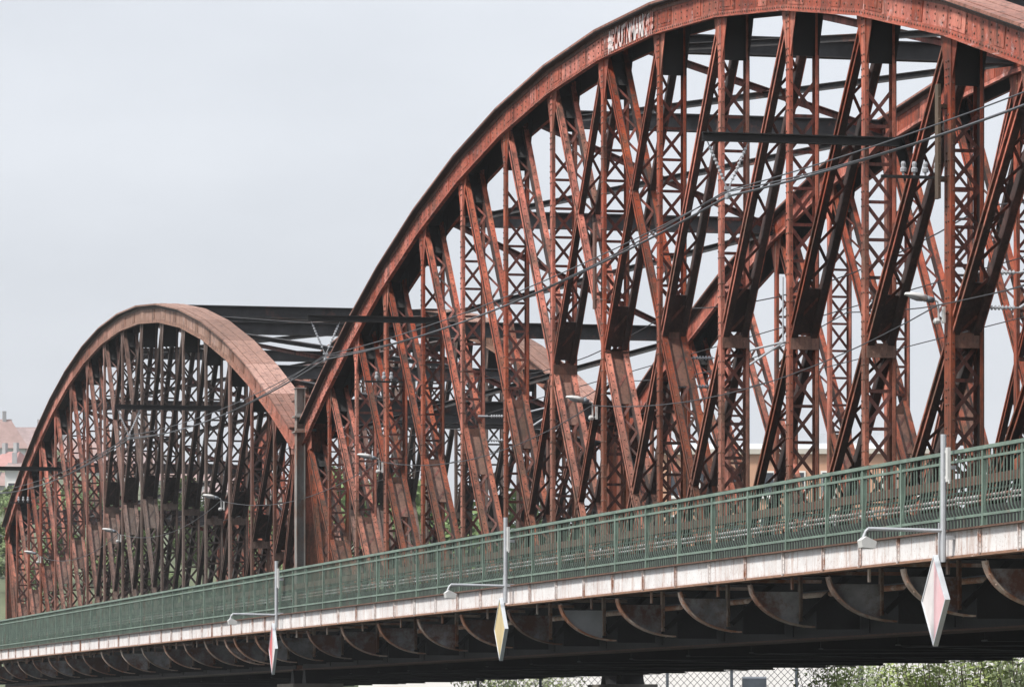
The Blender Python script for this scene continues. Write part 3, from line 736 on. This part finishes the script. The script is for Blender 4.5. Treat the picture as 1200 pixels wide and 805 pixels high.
# ------------------------------------------------------------------ ground, river and surroundings
def grass_mat():
    m, t, p = mat('grass'); c = ramp(t, [(.3, (.06,.075,.04)), (.55, (.09,.105,.055)), (.75, (.14,.14,.085))]); t.links.new(noise(t, .15, 9, .7), c.inputs[0])
    t.links.new(c.outputs[0], p.inputs['Base Color']); p.inputs['Roughness'].default_value = .95; return m
M['grass'] = grass_mat()
M['earth'] = plain('bank_ground', (.11,.10,.08), .95, .3, 0, .2, (.08,.10,.045), (.45,.65))
m, t, p = mat('river_water'); p.inputs['Base Color'].default_value = (.02,.028,.024,1); p.inputs['Roughness'].default_value = .12
bump(t, p, noise(t, .8, 4, .6, (1, .5, 1)), .4, .15); M['water'] = m
mb = MB(); mb.v = [(-104,-900,-3), (30,-900,-3), (30,900,-3), (-104,900,-3)]; mb.f = [(0,1,2,3)]
tag(link('river', mb.mesh('river', M['water'])), 'dark river under the bridge', 'river', kind='structure')
mb = MB(); mb.v = [(30,-900,-3.2),(36,-900,0),(1000,-900,0),(1000,900,0),(36,900,0),(30,900,-3.2)]; mb.f = [(0,1,4,5),(1,2,3,4)]
tag(link('ground', mb.mesh('ground', M['earth'])), 'near river bank', 'ground', kind='structure')
mb = MB(); mb.v = [(-104,-900,-3.2),(-110,-900,0),(-1600,-1200,0),(-1600,1200,0),(-110,900,0),(-104,900,-3.2)]; mb.f = [(5,4,1,0),(4,3,2,1)]
tag(link('far_bank', mb.mesh('far_bank', M['earth'])), 'far river bank', 'ground', kind='structure')
def lerp_tab(tab, x):
    if x <= tab[0][0]: return tab[0][1]
    for (a, va), (b, vb) in zip(tab[:-1], tab[1:]):
        if x <= b: return va+(vb-va)*(x-a)/(b-a)
    return tab[-1][1]
R1 = [(-200, 618), (0, 612), (80, 628), (200, 640), (330, 655), (480, 690), (700, 760), (950, 850)]
R2 = [(-200, 520), (0, 542), (60, 548), (140, 566), (240, 598), (350, 625), (500, 640), (700, 720), (950, 850)]
def hill_h(x, D):
    h1 = (845-lerp_tab(R1, x))/FPX*330+1.7; h2 = (845-lerp_tab(R2, x))/FPX*720+1.7
    if D < 235: return -.3
    if D < 330: s = (D-235)/95; return h1*(s*s*(3-2*s))-.3
    if D < 430: return h1-.3
    if D < 720: s = (D-430)/290; return h1+(h2-h1)*(s*s*(3-2*s))-.3
    return h2-.3
mb = MB(); cols_, rows_ = 48, 40
for r in range(rows_+1):
    D = 230+(1150-230)*(r/rows_)**1.3
    for c in range(cols_+1):
        x = -220+1180*c/cols_; p = far(x, D); mb.v.append((p.x, p.y, hill_h(x, D)+random.uniform(-.25, .25)))
for r in range(rows_):
    for c in range(cols_): a = r*(cols_+1)+c; mb.f.append((a, a+1, a+cols_+2, a+cols_+1))
tag(link('hillside', mb.mesh('hillside', M['grass'], True)), 'green hillside rising behind the far end of the bridge', 'hill', kind='structure')

# trees: a few crowns of leaf faces, shared by copies
def leaf_mat(name, a, b):
    m, t, p = mat(name); c = ramp(t, [(.3, a), (.7, b)]); t.links.new(noise(t, .5, 5, .7), c.inputs[0])
    t.links.new(c.outputs[0], p.inputs['Base Color']); p.inputs['Roughness'].default_value = .7
    if 'Transmission Weight' in p.inputs: pass
    return m
M['leaf'] = [leaf_mat('leaf_spring', (.085,.125,.04), (.15,.195,.075)), leaf_mat('leaf_mid', (.07,.12,.03), (.13,.19,.06)), leaf_mat('leaf_pale', (.16,.21,.09), (.27,.31,.15))]
M['leaf'].append(leaf_mat('leaf_shrub', (.20,.27,.06), (.36,.42,.15)))
M['bark'] = plain('bark', (.09,.07,.055), .9, .3)
def crown_mesh(h, r, seed, nleaf, size, m):
    rd = random.Random(seed); mb = MB(); cl = []
    for k in range(26):
        an = rd.uniform(0, 6.28); el = rd.uniform(-.5, 1); rr = r*rd.uniform(.35, .95)
        cl.append((Vector((math.cos(an)*rr*math.sqrt(max(.1, 1-el*el)), math.sin(an)*rr*math.sqrt(max(.1, 1-el*el)), h*.62+el*h*.33)), r*rd.uniform(.2, .42)))
    for k in range(nleaf):
        c, q = rd.choice(cl); d = Vector((rd.gauss(0,1), rd.gauss(0,1), rd.gauss(0,.8))); d = d.normalized()*q*rd.uniform(.4, 1.05); p = c+d
        a = Vector((rd.gauss(0,1), rd.gauss(0,1), rd.gauss(0,1))).normalized(); b = a.orthogonal().normalized(); s = size*rd.uniform(.6, 1.3); i = len(mb.v)
        mb.v += [tuple(p-a*s), tuple(p+b*s*.5), tuple(p+a*s), tuple(p-b*s*.5)]; mb.f.append((i, i+1, i+2, i+3))
    me = bpy.data.meshes.new('crown'); me.from_pydata(mb.v, [], mb.f); me.update(); me.materials.append(m); 
    tr = MB(); tr.tube([(0,0,-.5), (.05,0,h*.25), (-.05,.08,h*.5), (0,0,h*.8)], [h*.03, h*.022, h*.016, h*.005], 7)
    for c, q in cl[:9]: tr.tube([(0,0,h*.3), tuple(c*.5+Vector((0,0,h*.22))), tuple(c)], [h*.012, h*.008, h*.003], 5)
    return me, tr.mesh('trunk', M['bark'])
TK = [crown_mesh(9, 3.4, 1, 2600, .34, M['leaf'][0]), crown_mesh(11, 3.6, 2, 2600, .36, M['leaf'][1]), crown_mesh(8, 3.0, 3, 2200, .32, M['leaf'][2]), crown_mesh(10, 4.2, 4, 3000, .36, M['leaf'][0])]
def tree(x, D, k, s, lab, grp, name='tree', z=None):
    p = far(x, D); o = root(name, (p.x, p.y, hill_h(x, D) if z is None else z), lab, 'tree', grp, random.uniform(0, 6.28)); o.scale = (s, s, s*random.uniform(.9, 1.1))
    link('crown', TK[k][0], o); link('trunk', TK[k][1], o)
rd = random.Random(11)
for k in range(30):
    x = -20+k*13+rd.uniform(-5, 5); D = rd.uniform(285, 345)
    tree(x, D, rd.choice((0, 1, 3, 0)), rd.uniform(.28, .48), 'leafy spring tree on the green slope behind the far span', 'trees on the slope behind the far span')
for k in range(14):
    x = 350+k*27+rd.uniform(-8, 8); D = rd.uniform(250, 320)
    tree(x, D, rd.choice((0, 2, 1)), rd.uniform(.6, .95), 'tall pale green tree seen through the large span low behind the posts', 'tall trees behind the near span')
for k in range(12):
    x = 62+k*25+rd.uniform(-8, 8); D = rd.uniform(520, 600)
    tree(x, D, rd.choice((1, 3)), rd.uniform(.4, .6), 'hazy distant tree among the hillside houses', 'trees among the hillside houses')

# houses on the hill
M['roof'] = [plain('red_tile', (.25,.17,.155), .85, .2, 0, .8), plain('old_tile', (.22,.165,.16), .85, .25, 0, .8), plain('bright_tile', (.30,.16,.15), .85, .15, 0, .8)]
M['wall'] = [plain('grey_render', (.30,.30,.31), .9, .1, 0, .4), plain('cream_render', (.46,.43,.38), .9, .08, 0, .4), plain('white_house', (.50,.50,.50), .9, .06, 0, .4)]
m, t, p = mat('window_glass'); p.inputs['Base Color'].default_value = (.03,.035,.045,1); p.inputs['Roughness'].default_value = .12; M['glass'] = m
M['frame'] = plain('window_frame', (.66,.65,.62), .6, .05)
def house(x, D, base, wd, dp, hw, hr, wi, ri, lab, rz=.1, nw=4, nf=2):
    p = far(x, D, (845-base)/FPX*D); ang = math.atan2(RV.y, RV.x)+rz
    o = root('house', p, lab, 'house', 'houses on the far hillside', ang); a, d = wd/2, dp/2
    link('wall', MB().box(-a, a, -d, d, -4, hw).mesh('wall', M['wall'][wi]), o)
    mb = MB(); e = .5
    mb.v = [(-a-e,-d-e,hw),(a+e,-d-e,hw),(a+e,d+e,hw),(-a-e,d+e,hw),(-a+hr*.35,0,hw+hr),(a-hr*.35,0,hw+hr)]; mb.f = [(0,1,5,4),(1,2,5),(2,3,4,5),(3,0,4),(3,2,1,0)]
    rf = link('roof', mb.mesh('roof', M['roof'][ri]), o)
    for q in (-.5, .35): link('chimney', MB().box(q*a-.28, q*a+.28, -.4, .2, hw+hr*.55, hw+hr+1.2).mesh('chimney', M['wall'][0]), rf)
    for f in range(nf):
        for k in range(nw):
            cx = -a+wd*(k+.5)/nw; z = hw-2.4-f*3.1
            wn = link('window', MB().box(cx-.62, cx+.62, -d-.06, -d-.005, z-.85, z+.85).mesh('window', M['frame']), o)
            link('pane', MB().box(cx-.5, cx+.5, -d-.08, -d-.061, z-.72, z+.72).mesh('pane', M['glass']), wn)
house(32, 720, 558, 10.5, 9, 4.2, 3.4, 0, 1, 'grey house with long red roof and chimneys at the skyline, far left', .05, 5, 1)
house(-6, 700, 558, 8, 8, 4.0, 4.6, 2, 0, 'house with steep red roof cut by the left picture edge', .25, 3, 1)
house(14, 640, 570, 4.4, 6, 2.2, 2.6, 2, 2, 'small white house with bright red roof below the skyline house', -.5, 2, 1)
house(4, 600, 596, 5.0, 6, 2.8, 1.9, 2, 0, 'low white house with red roof near the left edge, below the others', .2, 3, 1)
house(26, 560, 584, 3.6, 5, 3.4, .9, 2, 1, 'narrow white house beside the far end of the far span', .0, 2, 1)
house(92, 700, 578, 9, 8, 5, 3.2, 1, 0, 'cream house with red roof behind the left part of the far span', .2, 4, 1)
house(150, 690, 593, 10, 8, 5, 3.0, 2, 1, 'white house with old red roof behind the middle of the far span', -.1, 4, 1)
house(212, 680, 608, 9, 8, 5.4, 2.8, 2, 0, 'white house with red roof behind the right part of the far span', .15, 4, 1)
house(290, 660, 628, 12, 8, 6, 2.6, 1, 1, 'wide cream house behind the right end of the far span', .1, 5, 2)

# peach building behind the near span
M['peach'] = plain('peach_render', (.46,.26,.17), .9, .08, 0, .3); M['zinc'] = plain('grey_roof', (.42,.44,.46), .6, .1, 0, .5)
D = 360; pw = far(935, D); b = root('town_building', (pw.x, pw.y, 0), 'long peach rendered building with grey roof behind the right half of the near span', 'building', None, math.atan2(RV.y, RV.x)-.05)
hb = (845-532)/FPX*D+1.7; a = 10.6
link('wall', MB().box(-a, a, 0, 12, 4.6, hb).mesh('wall', M['peach']), b)
link('base_wall', MB().box(-a-.1, a+.1, -.1, 12.1, 0, 4.598).mesh('base_wall', M['whitewall']), b)
link('cornice', MB().box(-a-.35, a+.35, -.35, 12.3, hb+.002, hb+.4).mesh('cornice', M['wall'][1]), b)
mb = MB(); z = hb+.402; mb.v = [(-a-.2,-.2,z),(a+.2,-.2,z),(a+.2,12.2,z),(-a-.2,12.2,z),(-a+1.5,3,z+.6),(a-1.5,3,z+.6),(a-1.5,9,z+.6),(-a+1.5,9,z+.6)]; mb.f = [(0,1,5,4),(1,2,6,5),(2,3,7,6),(3,0,4,7),(4,5,6,7),(3,2,1,0)]
rf = link('roof', mb.mesh('roof', M['zinc']), b)
for cx in (1.2, 2.0, 2.6, -5.5, 6.5): link('chimney', MB().box(cx-.2, cx+.2, 5, 5.6, z+.602, z+1.5).mesh('chimney', M['zinc']), rf)
for f in range(4):
    for k in range(9):
        cx = -a+2*a*(k+.5)/9; zz = hb-2.3-f*3.4
        if zz < 6: continue
        wn = link('window', MB().box(cx-.6, cx+.6, -.08, -.004, zz-1, zz+1).mesh('window', M['frame']), b); link('pane', MB().box(cx-.47, cx+.47, -.10, -.081, zz-.86, zz+.86).mesh('pane', M['glass']), wn)
        link('sill', MB().box(cx-.75, cx+.75, -.22, -.005, zz-1.14, zz-1.002).mesh('sill', M['whitewall']), wn)

# pale garden wall, chain-link fence, shrubs and a floodlight beyond the bridge
p0, p1 = far(420, 225), far(1330, 205); d = (p1-p0); d.z = 0; ln = d.length; ang = math.atan2(d.y, d.x)
wl = tag(link('boundary_wall', MB().box(0, ln, 0, .35, 0, 5.2).mesh('boundary_wall', M['whitewall']), None, (p0.x, p0.y, -.3), ang), 'pale rendered boundary wall glimpsed below the bridge', 'wall')
p0, p1 = far(560, 150), far(1010, 146); d = (p1-p0); d.z = 0; ln = d.length; ang = math.atan2(d.y, d.x)
fe = root('chain_link_fence', (p0.x, p0.y, -.1), 'grey chain link fence glimpsed under the bridge, centre and right', 'fence', None, ang)
n = 6
for k in range(n+1): link('fence_post', MB().tube([(ln*k/n, 0, 0), (ln*k/n, 0, 3.75)], .05, 8).mesh('fence_post', M['lampd']), fe)
mb = MB(); q = .22; H = 3.6; c = 0
while c < ln+H:
    for s in (0, 1):
        xa, za, xb, zb = c-H, 0.0, c, H
        if xa < 0: za = -xa; xa = 0
        if xb > ln: zb = H-(xb-ln); xb = ln
        if zb > za:
            A, B = ((xa, 0, za), (xb, 0, zb)) if s == 0 else ((ln-xa, .01, za), (ln-xb, .01, zb))
            mb.bar(A, B, .014, .01, (0,1,0))
    c += q
tag(link('wire_mesh', mb.mesh('wire_mesh', M['cableg']), fe), kind='stuff')
pf = far(884, 140); fl_ = root('floodlight', (pf.x, pf.y, 0), 'small dark floodlight on a post below the bridge near the fence', 'floodlight', None, math.atan2(RV.y, RV.x))
link('pole', MB().tube([(0,0,0), (0,0,2.55)], .05, 8).mesh('pole', M['lampd']), fl_)
mb = MB(); mb.prism([(-.15, 2.55), (.25, 2.55), (.25, 2.95), (.1, 3.05), (-.1, 3.0)], -.36, .36, 'x'); link('lamp_head', mb.mesh('lamp_head', M['lampd']), fl_)
def shrub_mesh(seed):
    rdd = random.Random(seed); mb = MB(); st = MB()
    for k in range(26):
        an = rdd.uniform(0, 6.28); r = rdd.uniform(.2, 1.1); h = rdd.uniform(2.4, 4.2); tip = Vector((math.cos(an)*r, math.sin(an)*r, h)); st.tube([(tip.x*.15, tip.y*.15, 0), tip*.5+Vector((0,0,.2)), tip], [.025, .015, .004], 4)
        for j in range(70):
            t = rdd.uniform(.3, 1); pp = Vector((tip.x*t, tip.y*t, h*t))+Vector((rdd.gauss(0,.16), rdd.gauss(0,.16), rdd.gauss(0,.16))); a = Vector((rdd.gauss(0,1), rdd.gauss(0,1), rdd.gauss(0,1))).normalized(); bb = a.orthogonal().normalized(); s = rdd.uniform(.05, .095); i = len(mb.v)
            mb.v += [tuple(pp-a*s), tuple(pp+bb*s*.45), tuple(pp+a*s), tuple(pp-bb*s*.45)]; mb.f.append((i, i+1, i+2, i+3))
    me = bpy.data.meshes.new('foliage'); me.from_pydata(mb.v, [], mb.f); me.update(); me.materials.append(M['leaf'][3] if seed % 2 else M['leaf'][2]); return me, st.mesh('stems', M['bark'])
SH = [shrub_mesh(21), shrub_mesh(22)]
for k in range(13):
    x = 975+k*20+rd.uniform(-6, 6); pp = far(x, rd.uniform(112, 132)); o = root('shrub', (pp.x, pp.y, -.1), 'light green leafy shrub glimpsed below the bridge at lower right', 'shrub', 'shrubs at lower right', rd.uniform(0, 6)); s = rd.uniform(.85, 1.15); o.scale = (s, s, s)
    link('foliage', SH[k % 2][0], o); link('stems', SH[k % 2][1], o)
for k in range(7):
    x = 560+k*18+rd.uniform(-5, 5); pp = far(x, rd.uniform(160, 175)); o = root('shrub', (pp.x, pp.y, -.1), 'small green shrub glimpsed below the bridge near the yellow board', 'shrub', 'shrubs below the middle of the bridge', rd.uniform(0, 6)); s = rd.uniform(.8, 1.0); o.scale = (s, s, s)
    link('foliage', SH[k % 2][0], o); link('stems', SH[k % 2][1], o)

# ------------------------------------------------------------------ haze
m = bpy.data.materials.new('haze_air'); m.use_nodes = True; t = m.node_tree; t.nodes.clear()
o_ = t.nodes.new('ShaderNodeOutputMaterial'); v = t.nodes.new('ShaderNodeVolumePrincipled')
v.inputs['Color'].default_value = (.93,.95,.98,1); v.inputs['Density'].default_value = .00013; v.inputs['Anisotropy'].default_value = .2
t.links.new(v.outputs[0], o_.inputs['Volume'])
mb = MB(); mb.box(-1610, 1010, -1210, 1210, -4.4, 95)
tag(link('haze', mb.mesh('haze', m)), 'thin pale haze over the river and the hillside', 'haze', kind='stuff')
